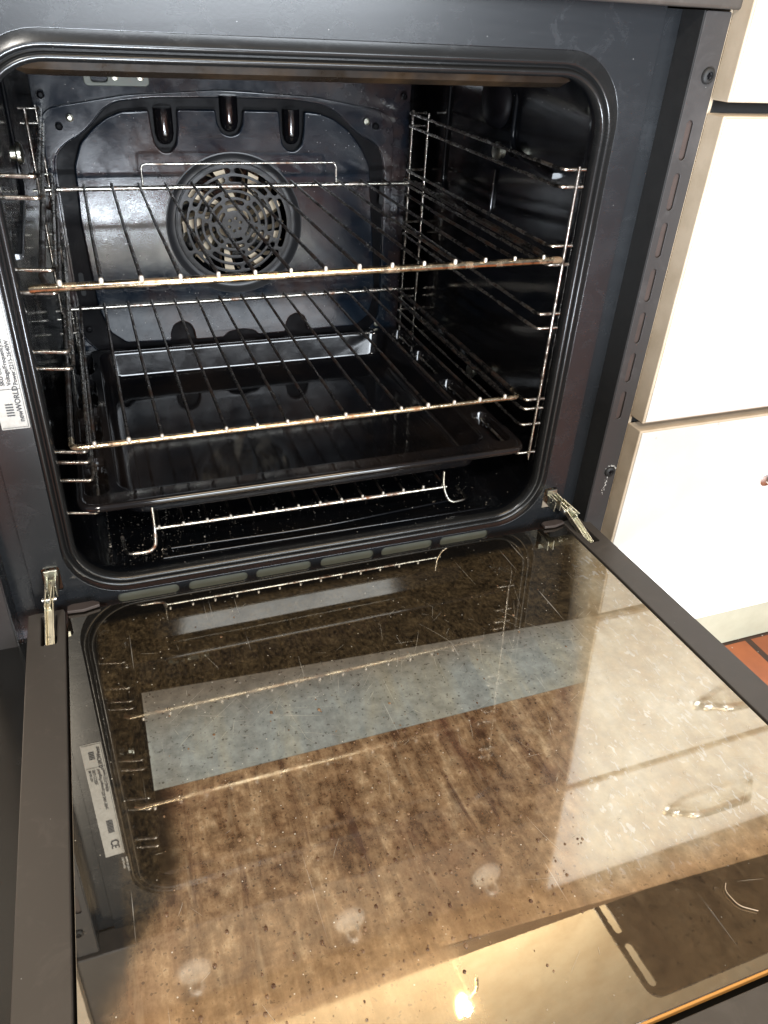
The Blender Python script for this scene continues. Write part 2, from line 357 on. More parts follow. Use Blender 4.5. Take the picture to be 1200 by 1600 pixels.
for r, hw in ((.0660, .0033), (.0560, .0031), (.0463, .0029), (.0370, .0027), (.0280, .0025), (.0195, .0021)):
    k = 6
    ph = 30 + 7 * (.0660 - r) / .0095
    for j in range(k):
        gap = (.0024 + hw) / r; a0 = math.radians(ph + 360 * j / k) + gap; a1 = math.radians(ph + 360 * (j + 1) / k) - gap
        P = []
        m = 10
        for i in range(m + 1): a = a0 + (a1 - a0) * i / m; P.append((FC[0] + (r + hw) * math.cos(a), FC[1] + (r + hw) * math.sin(a)))
        cx, cz = FC[0] + r * math.cos(a1), FC[1] + r * math.sin(a1)
        for i in range(1, 5): a = a1 + math.pi * i / 5; P.append((cx + hw * math.cos(a), cz + hw * math.sin(a)))
        for i in range(m + 1): a = a1 + (a0 - a1) * i / m; P.append((FC[0] + (r - hw) * math.cos(a), FC[1] + (r - hw) * math.sin(a)))
        cx, cz = FC[0] + r * math.cos(a0), FC[1] + r * math.sin(a0)
        for i in range(1, 5): a = a0 + math.pi + math.pi * i / 5; P.append((cx + hw * math.cos(a), cz + hw * math.sin(a)))
        slots.append(P)
for j in range(6): a = math.radians(60 * j + 20); slots.append(circ(FC[0] + .008 * math.cos(a), FC[1] + .008 * math.sin(a), .0019, 12))
flat('fan_grille', circ(*FC, .0745, 80), slots, .0024, .0006, M_grille, oven, FACE(.3975), res=1)
bm = bmesh.new()
for j in range(18):
    a = 2 * math.pi * j / 18; P = []
    for r, da in ((.026, 0), (.042, .08), (.060, .22), (.068, .34)):
        P.append([bm.verts.new((FC[0] + r * math.cos(a + da), y, FC[1] + r * math.sin(a + da))) for y in (.409, .430)])
    for p_, q_ in zip(P, P[1:]): bm.faces.new((p_[0], q_[0], q_[1], p_[1]))
    P2 = [(.030, .02), (.066, .30), (.066, .52), (.030, .20)]
    if j % 2 == 0: bm.faces.new([bm.verts.new((FC[0] + r * math.cos(a + d), .4095, FC[1] + r * math.sin(a + d))) for r, d in P2])
bmesh.ops.solidify(bm, geom=bm.faces[:], thickness=.0006)
me = bpy.data.meshes.new('fan'); bm.to_mesh(me); bm.free(); shade(me); link('fan', me, M_fan, oven)
lathe('fan_hub', [(.022, 0), (.022, .02), (.009, .026), (.009, .03)], M_fan, oven, Matrix.Translation((FC[0], .436, FC[1])) @ Matrix.Rotation(math.radians(90), 4, 'X'))
for sx, sz in ((.044, .353), (.431, .355), (.057, .362), (.418, .361), (.444, .088), (.040, .110), (.468, .39), (.03, .385)):
    sc = lathe('screw', [(.0042, 0), (.0040, .0012), (.0026, .0018), (.0022, .0008), (.0004, .0008)], M_zinc if sx in (.057, .418, .444) else M_groove, oven, Matrix.Translation((sx, .3988, sz)) @ Matrix.Rotation(math.radians(90), 4, 'X'), 16)
lc_ = flat('sensor_plate', rr(.078, .395, .150, .4115, .005, 4), [rr(.086, .399, .104, .408, .003, 3)], .003, .001, M_louvre, oven, FACE(.4005))
for sx in (.112, .140): lathe('screw', [(.004, 0), (.0038, .0015), (.002, .002)], M_zinc, lc_, Matrix.Translation((sx, .397, .405)) @ Matrix.Rotation(math.radians(90), 4, 'X'), 16)
flat('slot_recess', rr(.0375, .155, .0435, .185, .003, 4), [], .001, 0, M_black, oven, FACE(.4005))
flat('slot_recess', rr(.4370, .26, .4430, .29, .003, 4), [], .001, 0, M_black, oven, FACE(.3915))

# ---- side rails (wire ladders)
LV = [.373, .358, .3045, .2865, .237, .222, .1420, .131, .112, .0760]
def rail(sgn):
    X = (lambda v: v) if sgn < 0 else (lambda v: .5 - v)
    L = []
    for z in LV:
        L.append((fil([(X(.004 if sgn > 0 else -.002), .004 if sgn > 0 else .012, z), (X(.0255), .005, z), (X(.028), .011, z), (X(.028), .382, z), (X(.026), .387, z), (X(.004), .387, z)], .004), .0017, False))
    if sgn > 0: L.append(([(X(.0125), .0015, .376), (X(.0125), .0015, .072)], .0016, False))
    if sgn > 0: L.append(([(X(.0035), .014, .37), (X(.0035), .014, .06)], .0010, False))
    L.append(([(X(.0225), .388, .376), (X(.0225), .388, .06)], .0019, False))
    L.append(([(X(.012), .360, .376), (X(.012), .360, .06)], .0019, False))
    r = tubes('side_rail', L, M_rail, oven)
    for y in (.17,):
        for z in ((.362, .105) if sgn > 0 else (.362,)):
            lathe('fixing_screw', [(.0065, 0), (.0065, .004), (.0095, .0055), (.0095, .0085), (.007, .0105), (.001, .011)], M_zinc, r,
                  Matrix.Translation((X(.002), y, z)) @ Matrix.Rotation(math.radians(90 if sgn < 0 else -90), 4, 'Y'), 20)
    return r
rail(-1); rail(1)
# lamp cover high on the right wall
lathe('lamp_cover', [(.030, 0), (.030, .004), (.026, .010), (.014, .014), (.001, .015)], M_groove, oven, Matrix.Translation((.5025, .20, .410)) @ Matrix.Rotation(math.radians(-90), 4, 'Y'))
tubes('wall_emboss', [(fil([(.5015, .16, .44), (.5015, .16, .365), (.5015, .07, .355)], .02), .003, False)], M_cav, oven)
tubes('wall_emboss', [(fil([(.5015, .33, .43), (.5015, .33, .29), (.5015, .19, .28), (.5015, .19, .34)], .02), .0025, False)], M_cav, oven)
tubes('wall_emboss', [(fil([(-.0015, .30, .44), (-.0015, .30, .30), (-.0015, .10, .29)], .03), .0025, False)], M_cav, oven)

# ---- side flanges with slots and screws
def flange(x0, x1, sgn):
    zs = [(.385, .418), (.341, .374), (.297, .330), (.253, .286), (.209, .242), (.165, .198), (.121, .154)]
    cx = .5770 if sgn > 0 else -.077
    holes = [rr(cx - .0034, a, cx + .0034, b, .0033, 5) for a, b in zs]
    f = flat('side_flange', rr(x0, -.068, x1, .500, .0015, 2), holes, .0016, .0005, M_flange, oven, FACE(-.0250))
    xi = .5645 if sgn > 0 else -.0650
    boxes('recess_wall', [(min(xi, xi + sgn * .0015), -.0243, -.06, max(xi, xi + sgn * .0015), .05, .50)], M_black if sgn > 0 else M_fascia, f)
    xa, xb = (.5458, .5643) if sgn > 0 else (-.0648, -.0458)
    boxes('recess_back', [(xa, .004, -.06, xb, .006, .50)], M_fascia, f)
    boxes('slot_backing', [(min(x0, x1) + .003, -.0225, .1, max(x0, x1) - .001, -.0215, .43)], M_backing, f)
    for z in ((.453, .053) if sgn > 0 else (.453, .02)):
        sx = .583 if sgn > 0 else -.083
        sc = lathe('fixing_screw', [(.0066, 0), (.0064, .0018), (.0052, .0030), (.0034, .0034), (.0030, .0016), (.0005, .0014)], M_black, f, Matrix.Translation((sx, -.0251, z)) @ Matrix.Rotation(math.radians(90), 4, 'X'), 28)
        boxes('screw_cross', [(sx - .0022, -.0276, z - .0006, sx + .0022, -.0266, z + .0006), (sx - .0006, -.0279, z - .0022, sx + .0006, -.0269, z + .0022)], M_groove, f)
    return f
flR = flange(.5660, .5925, 1); flange(-.0925, -.0665, -1)
s = NT('paint_chips'); chips = flR  # scraped paint under the lower screw
bm = bmesh.new()
for k in range(46):
    z = .053 - .004 - abs(random.gauss(0, .011)); x = .582 + random.gauss(0, .0009) - (.053 - z) * .05; r = random.uniform(.0002, .0006)
    vs = [bm.verts.new((x + r * math.cos(a + random.random()) * .7, -.0253, z + r * 1.6 * math.sin(a))) for a in (0, 1.3, 2.6, 3.9, 5.1)]
    bm.faces.new(vs)
for k in range(26):
    a = random.uniform(.3, 2.6); r0 = .0068 + random.random() * .0018; x = .583 + r0 * math.cos(a); z = .053 + r0 * math.sin(a); r = random.uniform(.0003, .0007)
    bm.faces.new([bm.verts.new((x + r * math.cos(b), -.0254, z + r * math.sin(b))) for b in (0, 1.3, 2.6, 3.9, 5.1)])
me = bpy.data.meshes.new('paint_chips'); bm.to_mesh(me); bm.free(); link('paint_chips', me, M_printw, flR)

# ---- control panel above and its knobs
cp = flat('control_panel', rr(-.0945, .5015, .6000, .662, .004, 5), [], .034, .0025, M_frame, oven, FACE(-.030))
for kx in (.043, .266, .488):
    kb = lathe('knob', [(.024, 0), (.024, .002), (.0225, .0032), (.0215, .0065), (.019, .0075), (.001, .0078)], M_knobd, cp, Matrix.Translation((kx, -.0302, .592)) @ Matrix.Rotation(math.radians(90), 4, 'X'))
    tubes('knob_grip', [(fil([(kx - .0085, -.036, .600), (kx - .0085, -.060, .598), (kx + .0085, -.060, .598), (kx + .0085, -.036, .600)], .007), .0024, False)], M_hook, kb)

# ---- rating sticker on the left of the fascia
s = NT('sticker_silver'); wv = s.noise(90, 4, .6, s.mapv((1, 1, 1)), 2.0)
s.set(col=s.mix(s.ramp(wv, [(.4, 0), (.65, 1)]), (.47, .455, .42), (.40, .385, .35)), rough=.45, metal=.1); s.bump(wv, .3, .0012)
SX0, SX1, SZ0, SZ1 = -.0365, -.0143, .1745, .362
st = flat('rating_sticker', rr(SX0, SZ0, SX1, SZ1, .0008, 2), [], .0004, 0, s.m, oven, FACE(-.0003))
TM = Matrix(((0, -1, 0, SX0), (0, 0, -1, -.0008), (1, 0, 0, SZ0), (0, 0, 0, 1)))      # text runs up the sticker; local y -> -x
def TMf(x0): return Matrix(((0, -1, 0, x0), (0, 0, -1, -.0009), (1, 0, 0, SZ0), (0, 0, 0, 1)))
tm = TMf(SX1)
text('sticker_print', [('newWORLD', .0065, .0032, .0062, 'LEFT', .98), ('Power:2215-2640W', .040, .0022, .0047, 'LEFT', 1), ('Voltage/Frequency:220-240V 50Hz', .040, .0072, .0047, 'LEFT', 1), ('SKU CODE:', .040, .0122, .0047, 'LEFT', 1),
     ('Model No:', .040, .0167, .0040, 'LEFT', 1), ('CE', .160, .0040, .013, 'LEFT', 1), ('IIIIIIIII', .125, .006, .010, 'LEFT', 1)], M_print, st, tm)
bars = [(SX1 - .0155 + 0, -.0010, SZ0 + .0125 + k * .0025, SX1 - .0095, -.00075, SZ0 + .0135 + k * .0025) for k in range(5)]
boxes('sticker_bars', bars, M_print, st)
bl = [(SX0 + .001, -.0010, SZ0 + .0015, SX1 - .001, -.0008, SZ0 + .0018), (SX1 - .0013, -.0010, SZ0 + .0015, SX1 - .001, -.0008, SZ1 - .0015), (SX0 + .001, -.0010, SZ0 + .0365, SX1 - .001, -.0008, SZ0 + .0368)]
boxes('sticker_border', bl, M_print, st)
text('fascia_print', [('0086 IVI 5514', .195, -.001, .0048, 'LEFT', 1), ('ITEM SHIELDED', .195, .0045, .003, 'LEFT', 1)], M_printw, oven, TMf(SX1 + .002))

# ================================================================ door
ct, snt = math.cos(DOORT), math.sin(DOORT)
# local (u, v, w): u=X, v towards the viewer, w = -up  ->  right handed with w down; use heights h = -w
DM = Matrix(((1, 0, 0, 0), (0, -ct, -snt, -.02), (0, snt, -ct, DZ0), (0, 0, 0, 1)))
def dbox(name, B, mat, parent, bev=0.):
    """boxes in door space given as u0,v0,h0,u1,v1,h1 with h measured up from the glass"""
    return boxes(name, [(a, b, -f_, d, e, -c_) for a, b, c_, d, e, f_ in B], mat, parent, bev)
def dflat(name, outline, holes, depth, bevel, h, mat, parent):
    M = Matrix(((1, 0, 0, 0), (0, 1, 0, 0), (0, 0, -1, -h), (0, 0, 0, 1)))
    return flat(name, outline, holes, depth, bevel, mat, parent, M)
slotL = rr(-.0405, -.012, -.0255, .045, .002, 3); slotR = rr(.546, -.012, .560, .045, .002, 3)
door = flat('oven_door', [(-.0525, -.004), (-.046, -.0055), (-.0265 + .006, -.0055), (-.0190, -.001), (-.0190, .5005), (.5395, .5005), (.5395, -.001), (.5430, -.0055), (.567, -.0055), (.5725, -.002), (.5725, .560), (-.0525, .560)],
            [rr(-.0405, .0005, -.0265, .045, .002, 3), rr(.5475, .0005, .5605, .045, .002, 3)], .026, .0011, M_frame, oven, Matrix.Translation((0, 0, 0)) @ Matrix(((1, 0, 0, 0), (0, 1, 0, 0), (0, 0, -1, -.0008), (0, 0, 0, 1))))
door.matrix_local = DM
dbox('front_panel', [(-.088, -.002, -.036, .603, .575, -.0275)], M_gask, door, .0015)
dbox('inner_panel', [(-.0185, .004, -.0265, .539, .500, -.0255)], M_black, door)
# the glass: dark, strongly reflecting pane with a baked-on film of grease, scratches, drops and some reflections painted in
def m_glass():
    s = NT('dirty_door_glass'); sep = s.n('ShaderNodeSeparateXYZ'); s.L(s.o, sep.inputs[0]); u, v = sep.outputs[0], sep.outputs[1]
    wob = s.math('MULTIPLY', s.math('SUBTRACT', s.noise(5, 4), .5), .010)
    st1 = s.noise(26, 9, .66, s.mapv((1, .22, 1), (0, 0, .22)), .35)
    st2 = s.noise(9, 6, .6, s.mapv((1, .5, 1), (0, 0, .3)), .8)
    st3 = s.noise(85, 6, .68)
    blot = s.noise(55, 5, .72, None, .3)
    # light seen through the upper pane, painted as a band of grey haze
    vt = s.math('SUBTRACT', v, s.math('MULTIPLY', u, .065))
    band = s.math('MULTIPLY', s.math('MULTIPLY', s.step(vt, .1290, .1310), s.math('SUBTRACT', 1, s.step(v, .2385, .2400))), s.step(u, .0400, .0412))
    lower = s.math('MULTIPLY', s.step(v, .2385, .2400), s.step(s.math('ADD', u, s.math('MULTIPLY', s.step(v, .30, .40), .050)), .0330, .062))
    upper = s.math('SUBTRACT', 1, s.step(vt, .129, .131))
    inr = s.math('MULTIPLY', s.step(u, .006, .012), s.step(v, .022, .034))
    frit = s.math('MULTIPLY', s.step(u, .006, .030), s.math('SUBTRACT', 1, s.step(u, .033, .045)))
    right = s.math('MULTIPLY', s.step(s.math('ADD', u, s.math('MULTIPLY', v, .62)), .545, .575), s.math('SUBTRACT', 1, s.step(v, .385, .43)))      # pale cabinet reflection painted into the film, with chalky flecks
    # colours
    st4 = s.noise(60, 9, .72, s.mapv((1, .24, 1), (0, 0, .20)), .3)
    brown = s.ramp(s.math('ADD', s.math('MULTIPLY', st1, .25), s.math('ADD', s.math('MULTIPLY', s.noise(130, 6, .7), .33), s.math('MULTIPLY', st4, .42))), [(.37, (.045, .022, .012)), (.45, (.19, .108, .056)), (.53, (.38, .245, .135)), (.64, (.76, .57, .35))])
    red = s.ramp(st2, [(.52, 0), (.62, .6)])
    brown = s.mix(red, brown, (.13, .055, .036))
    drip = s.ramp(s.noise(75, 4, .6, s.mapv((1, .15, 1), (0, 0, .22)), .4), [(.56, 0), (.70, .75)]); brown = s.mix(drip, brown, (.09, .042, .028))
    wipe = s.ramp(s.noise(110, 4, .6, s.mapv((1, .12, 1), (0, 0, .20), (.7, .2, 0)), .5), [(.60, 0), (.74, .35)]); brown = s.mix(wipe, brown, (.60, .47, .30))
    brown = s.mix(s.ramp(s.math('ADD', v, wob), [(.33, 0), (.47, .6)]), brown, (.52, .34, .17))  # tan rise towards the near edge paints in the reflected control panel and wall
    dark = s.ramp(s.math('ADD', s.math('MULTIPLY', blot, .35), s.math('MULTIPLY', s.noise(300, 6, .75, s.mapv((1, .6, 1))), .65)), [(.38, (.008, .005, .003)), (.50, (.070, .048, .024)), (.60, (.14, .098, .05)), (.75, (.26, .19, .10))])
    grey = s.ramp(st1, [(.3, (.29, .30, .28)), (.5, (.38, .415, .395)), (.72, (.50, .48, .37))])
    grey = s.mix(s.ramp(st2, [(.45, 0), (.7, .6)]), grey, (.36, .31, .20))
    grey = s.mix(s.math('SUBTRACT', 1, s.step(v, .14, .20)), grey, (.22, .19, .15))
    chalk_refl = s.ramp(s.noise(45, 7, .6, s.mapv((1, .5, 1), (0, 0, -.5))), [(.35, (.54, .41, .24)), (.55, (.68, .57, .38)), (.75, (.80, .73, .57))])
    worm = s.ramp(s.noise(230, 3, .5, s.mapv((1, .45, 1), (0, 0, -.6)), .9), [(.60, 0), (.64, 1)])
    worm = s.math('MULTIPLY', worm, s.ramp(s.noise(10, 4), [(.40, 0), (.52, 1)]))
    chalk_refl = s.mix(worm, chalk_refl, (.88, .84, .74))
    col = s.mix(lower, dark, brown); col = s.mix(band, col, grey); col = s.mix(right, col, chalk_refl)
    # little drops, specks and scratches
    d1 = s.math('MAXIMUM', specks(s, 150, .15, .30), s.ramp(s.noise(260, 4, .65), [(.60, 0), (.66, 1)])); d2 = specks(s, 85, .15, .30); d3 = specks(s, 260, .13, .08)
    col = s.mix(s.math('MULTIPLY', s.math('MULTIPLY', d1, .6), s.math('SUBTRACT', 1, right)), col, (.05, .028, .018))
    col = s.mix(d3, col, (.75, .70, .60))
    scr = None
    for ang, sc in ((.5, 260), (-.35, 330), (1.05, 300), (.15, 420)):
        w = s.noise(1, 1, .5, s.mapv((sc, 5.0, 1), (0, 0, ang), (ang * 7, ang * 3, 0)))
        l = s.ramp(w, [(.775, 0), (.80, 1)]); scr = l if scr is None else s.math('MAXIMUM', scr, l)
    scr = s.math('MULTIPLY', scr, s.ramp(s.noise(12, 3), [(.45, 0), (.55, 1)]))
    col = s.mix(s.math('MULTIPLY', scr, .55), col, (.70, .68, .62))
    # how strongly the film and the painted-in light cover the pane
    fac = s.ramp(st3, [(.35, .40), (.65, .80)])
    f = s.math('ADD', s.math('MULTIPLY', lower, .78), s.math('MULTIPLY', upper, .60))
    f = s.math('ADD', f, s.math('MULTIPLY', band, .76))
    inr = s.math('MAXIMUM', inr, s.step(v, .33, .40)); f = s.math('MULTIPLY', f, inr); side = s.math('MULTIPLY', s.math('MULTIPLY', s.step(u, .010, .015), s.math('SUBTRACT', 1, s.step(u, .036, .044))), s.step(v, .10, .13))
    f = s.math('ADD', f, s.math('MULTIPLY', side, .42)); f = s.math('MULTIPLY', f, s.math('ADD', fac, .35))
    f = s.math('ADD', f, s.math('MULTIPLY', scr, .3)); f = s.math('ADD', f, s.math('MULTIPLY', d3, .5)); f = s.math('ADD', f, .06)
    f = s.math('MINIMUM', f, s.math('SUBTRACT', 1.0, s.math('MULTIPLY', s.math('MULTIPLY', frit, s.math('SUBTRACT', 1, s.step(v, .28, .38))), .45)))
    film = s.n('ShaderNodeBsdfDiffuse'); s.L(col, film.inputs['Color'])
    clean_refl = s.math('MULTIPLY', s.step(s.math('SUBTRACT', v, s.math('MULTIPLY', u, .06)), .4030, .4045), s.step(s.math('ADD', u, s.math('MULTIPLY', st3, .03)), .205, .230))
    clean_refl = s.math('MAXIMUM', clean_refl, s.step(s.math('ADD', v, s.math('MULTIPLY', st3, .05)), .455, .50)) 
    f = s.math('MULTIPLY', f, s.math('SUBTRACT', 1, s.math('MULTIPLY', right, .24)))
    f = s.math('MULTIPLY', f, s.math('SUBTRACT', 1, s.math('MULTIPLY', clean_refl, .72)))
    col = s.mix(s.math('MULTIPLY', clean_refl, .6), col, s.ramp(st4, [(.4, (.66, .54, .38)), (.6, (.84, .74, .56))]))  # cream tint stands in for the lit wall mirrored here
    hazy = s.n('ShaderNodeBsdfGlossy'); hazy.inputs['Roughness'].default_value = .22; s.L(s.mix(.5, col, (.5, .45, .38)), hazy.inputs['Color'])
    mf = s.n('ShaderNodeMixShader'); mf.inputs[0].default_value = .15; s.L(film.outputs[0], mf.inputs[1]); s.L(hazy.outputs[0], mf.inputs[2])
    blk = s.n('ShaderNodeBsdfDiffuse'); blk.inputs['Color'].default_value = (.006, .006, .006, 1)
    m1 = s.n('ShaderNodeMixShader'); s.L(f, m1.inputs[0]); s.L(blk.outputs[0], m1.inputs[1]); s.L(mf.outputs[0], m1.inputs[2])
    gl = s.n('ShaderNodeBsdfGlossy'); gl.inputs['Color'].default_value = (.97, .90, .78, 1); s.L(s.math('ADD', s.math('MULTIPLY', s.math('MULTIPLY', f, f), .05), .008), gl.inputs['Roughness'])
    lw = s.n('ShaderNodeFresnel'); lw.inputs['IOR'].default_value = 1.9
    bq = s.n('ShaderNodeBump'); bq.inputs['Strength'].default_value = .12; bq.inputs['Distance'].default_value = .0004
    s.L(s.math('ADD', s.math('MULTIPLY', d2, .5), s.math('MULTIPLY', st3, .06)), bq.inputs['Height']); s.L(bq.outputs[0], gl.inputs['Normal'])
    gf = s.math('MULTIPLY', s.math('ADD', s.math('MULTIPLY', lw.outputs[0], 1.3), .17), s.math('SUBTRACT', 1, s.math('MULTIPLY', f, .50)), True)
    m2 = s.n('ShaderNodeMixShader'); s.L(gf, m2.inputs[0]); s.L(m1.outputs[0], m2.inputs[1]); s.L(gl.outputs[0], m2.inputs[2])
    s.L(m2.outputs[0], s.out.inputs['Surface']); return s.m
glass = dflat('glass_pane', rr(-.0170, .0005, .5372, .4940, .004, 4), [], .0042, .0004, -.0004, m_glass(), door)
s = NT('glass_edge'); s.set(col=(.62, .30, .08), rough=.3); M_edge = s.m  # orange is refracted light at the pane's rim, put into a flat colour
dbox('glass_edge', [(-.0170, .4942, -.0052, .5372, .4955, -.0008)], M_edge, door)
for a, b in ((-.0165, .013), (.511, .5385)):
    dflat('corner_pad', [(a, -.004), (a + .004, -.0065), (b - .006, -.0065), (b, -.003), (b, .0015), ((a + b) / 2, .0055), (a, .004)], [], .0035, .0008, .0042, M_rubber, door)
for u in (.552,):
    pass

bm = bmesh.new()
def sliver(u, v, a, L_, w, bend=0.):
    n = 5; A = []; B = []
    for i in range(n + 1):
        t = i / n - .5; du = math.cos(a + bend * t) * L_ * t; dv = math.sin(a + bend * t) * L_ * t; ww = w * (1 - abs(2 * t) ** 2 * .8)
        A.append(bm.verts.new((u + du - math.sin(a) * ww, v + dv + math.cos(a) * ww, .00035))); B.append(bm.verts.new((u + du + math.sin(a) * ww, v + dv - math.cos(a) * ww, .00035)))
    for i in range(n): bm.faces.new((A[i], A[i + 1], B[i + 1], B[i]))
for k in range(230):
    if k < 130: u, v = random.uniform(.05, .46), random.gauss(.185, .035)
    elif k < 195: u, v = random.uniform(.28, .52), random.uniform(.08, .40)
    else: u, v = random.uniform(.03, .5), random.uniform(.03, .47)
    if not (.01 < u < .53 and .01 < v < .48): continue
    base_a = random.choice((math.pi / 2 + .25, math.pi / 2 - .5, math.pi / 2 + .9, .3))
    sliver(u, v, base_a + random.gauss(0, .18), min(.05, .004 + random.expovariate(75)), random.uniform(.00003, .00009), random.uniform(-.12, .12))
for k in range(90):      # worm-like dried cleaner streaks on the far side
    u, v = random.uniform(.30, .52), random.uniform(.22, .40)
    if u + .62 * v < .53: continue
    sliver(u, v, math.pi / 2 + .75 + random.gauss(0, .4), random.uniform(.001, .005), random.uniform(.00008, .00025), random.uniform(-1.5, 1.5))
for f_ in bm.faces:
    for v_ in f_.verts: v_.co.z = -.0001
me = bpy.data.meshes.new('scratches'); bm.to_mesh(me); bm.free(); me.update()
s = NT('pale_scratch'); s.set(col=(.52, .48, .40), rough=.5); tag(link('scratches', me, s.m, door), kind='stuff')
bm = bmesh.new()
def drop(u, v, r, el=1., h=.35):
    R = []; n = 12
    for rr_, hh in ((1, 0), (.85, .5), (.5, .87), (.15, 1)):
        R.append([bm.verts.new((u + r * rr_ * math.cos(2 * math.pi * i / n), v + r * el * rr_ * math.sin(2 * math.pi * i / n), .0002 - r * h * hh - .0002)) for i in range(n)])
    for a, b in zip(R, R[1:]):
        for i in range(n): bm.faces.new((a[i], a[(i + 1) % n], b[(i + 1) % n], b[i]))
    bm.faces.new(R[-1])
cl = [(random.uniform(.05, .36), random.uniform(.23, .46)) for _ in range(16)]
for k in range(620):
    if k % 3: c_ = random.choice(cl); u, v = random.gauss(c_[0], .028), random.gauss(c_[1], .022)
    else: u, v = random.uniform(.04, .50), random.uniform(.05, .47)
    if v < .24 and random.random() < .45: continue
    if not (.02 < u < .52 and .02 < v < .48) or u + .62 * v > .56: continue
    drop(u, v, min(.0014, .0003 + random.expovariate(2800)), random.uniform(.9, 1.5))
me = bpy.data.meshes.new('grease_drops'); bm.to_mesh(me); bm.free(); shade(me, True, 80)
s = NT('grease_drop'); s.set(col=s.mix(s.ramp(s.noise(60, 4), [(.4, 0), (.6, 1)]), (.09, .045, .025), (.26, .16, .09)), rough=.10, spec=.6); tag(link('grease_drops', me, s.m, door), kind='stuff')
def dpt(u, v, h): return DM @ Vector((u, v, -h))
hr = tubes('hair_strand', [(fil([dpt(.3995, .4395, .0012), dpt(.395, .444, .0014), dpt(.3965, .4555, .0012), dpt(.4065, .4625, .001)], .004), .00035, False)], M_backing2, None)
tag(hr, 'short pale curled strand lying on the near right of the door glass', 'strand')

# hinges: channel arm from the fascia slot to the door slot
def hinge(x):
    h = empty('hinge', (0, 0, 0)); h.parent = oven; h['label'] = 'zinc plated door hinge arm'; del h['label']
    return h
for x, xd in ((-.026, -.0335), (.526, .5535)):
    dx = xd - x
    h = boxes('hinge', [(x - .0065, -.004, .0165, x + .0065, -.0015, .0235), (x - .0045, -.020, .004, x - .003, .02, .017), (x + .003, -.020, .004, x + .0045, .02, .017)], M_zinc, oven, .0006)
    def seg(name, p, q, w, t, m=M_zinc):
        p = Vector(p); q = Vector(q); d = (q - p); L_ = d.length; d.normalize(); up = Vector((1, 0, 0)); n = d.cross(up).normalized(); up = n.cross(d)
        Mx = Matrix(((up.x, n.x, d.x, p.x), (up.y, n.y, d.y, p.y), (up.z, n.z, d.z, p.z), (0, 0, 0, 1)))
        return boxes(name, [(-w, -t, 0, -w + .0014, t, L_), (w - .0014, -t, 0, w, t, L_), (-w + .0015, -t, .001, w - .0015, -t + .0013, L_)], m, h, .0004, Mx)
    seg('link_arm', (x, .004, .018), (x + dx * .5, -.022, .003), .0046, .0040)
    seg('claw', (x + dx * .3, -.012, .011), (x + dx * .8, -.030, -.0005), .0030, .0052)
    seg('door_arm', (x + dx * .55, -.020, .003), (xd, -.058, -.022), .0042, .0036)
    tubes('pin', [([(x + dx * .5 - .0065, -.0215, .0035), (x + dx * .5 + .0065, -.0215, .0035)], .0024, False)], M_knob, h)

# ================================================================ wire racks, tray, trivet
def rack(name, label, x0, x1, y0, y1, z, n, guard=None, corner=.012, front_over=False, px=0, barm=M_bar, rf=.0034):
    r = empty(name, ((x0 + x1) / 2, (y0 + y1) / 2, z), label, 'oven rack', 'wire racks in the oven')
    inv = Matrix.Translation((-(x0 + x1) / 2, -(y0 + y1) / 2, -z))
    A = []
    if front_over:
        A.append(tubes('front_bar', [([(x0 - .002, y0 + .002, z - .001), (x0 + .002, y0, z), (x1 - .002, y0, z), (x1 + .002, y0 + .002, z - .001)], rf, False)], barm, r))
        A.append(tubes('side_frame', [(fil([(x0 + .010, y0 + .004, z), (x0 + .006, y0 + .03, z), (x0 + .006, y1, z)], .01), .0030, False)], M_wired, r))
        A.append(tubes('side_frame', [(fil([(x1 - .010, y0 + .004, z), (x1 - .006, y0 + .03, z), (x1 - .006, y1, z)], .01), .0030, False)], M_wired, r))
        A.append(tubes('back_bar', [([(x0 + .004, y1, z), (x1 - .004, y1, z)], .0028, False)], M_wire, r))
    else:
        A.append(tubes('front_bar', [(fil([(x0, y0 + .018, z), (x0, y0, z), (x1, y0, z), (x1, y0 + .018, z)], corner), rf, False)], barm, r))
        A.append(tubes('side_frame', [([(x0, y0 + .018, z), (x0, y1, z)], .0027, False)], M_wired, r))
        A.append(tubes('side_frame', [([(x1, y0 + .018, z), (x1, y1, z)], .0027, False)], M_wired, r))
        A.append(tubes('back_bar', [([(x0, y1, z), (x1, y1, z)], .0026, False)], M_wire, r))
    zz = z + rf + .0008
    m = px or (x1 - x0) / (n + .2)
    xs = [(x0 + x1) / 2 + (i - (n - 1) / 2) * m for i in range(n)]
    for x in xs:
        A.append(tubes('cross_wire', [([(x, y0 - .0035, zz), (x + random.uniform(-.0012, .0012), y0 + (y1 - y0) * random.uniform(.35, .65), zz - random.uniform(0, .0022)), (x, y1 + .004, zz)], .00165, False)], M_wired, r))
        A.append(lathe('wire_tip', [(.0001, -.0032), (.0016, -.0026), (.0021, -.001), (.0021, .0008), (.0016, .0022), (.0001, .0028)], M_tip, r, Matrix.Translation((x, y0 - .0030, zz + .0004)) @ Matrix.Scale(random.uniform(.72, 1.02), 4), 12))
    if guard:
        A.append(tubes('back_guard', [(fil([(guard[0], y1 + .002, z), (guard[0], y1 + .004, z + .0255), (guard[1], y1 + .004, z + .0255), (guard[1], y1 + .002, z)], .006), .0014, False)], M_wire, r))
    for a in A: a.matrix_parent_inverse = inv
    return r
rack('wire_rack', 'upper wire rack with thick brown stained front bar and raised back guard', .010, .482, 0, .362, .2925, 15, (.127, .367), front_over=True, px=.0309)
rack('wire_rack', 'lower wire rack with rounded front corners above the black tray', .0145, .4625, 0, .368, .1495, 15, px=.0292, rf=.0027)
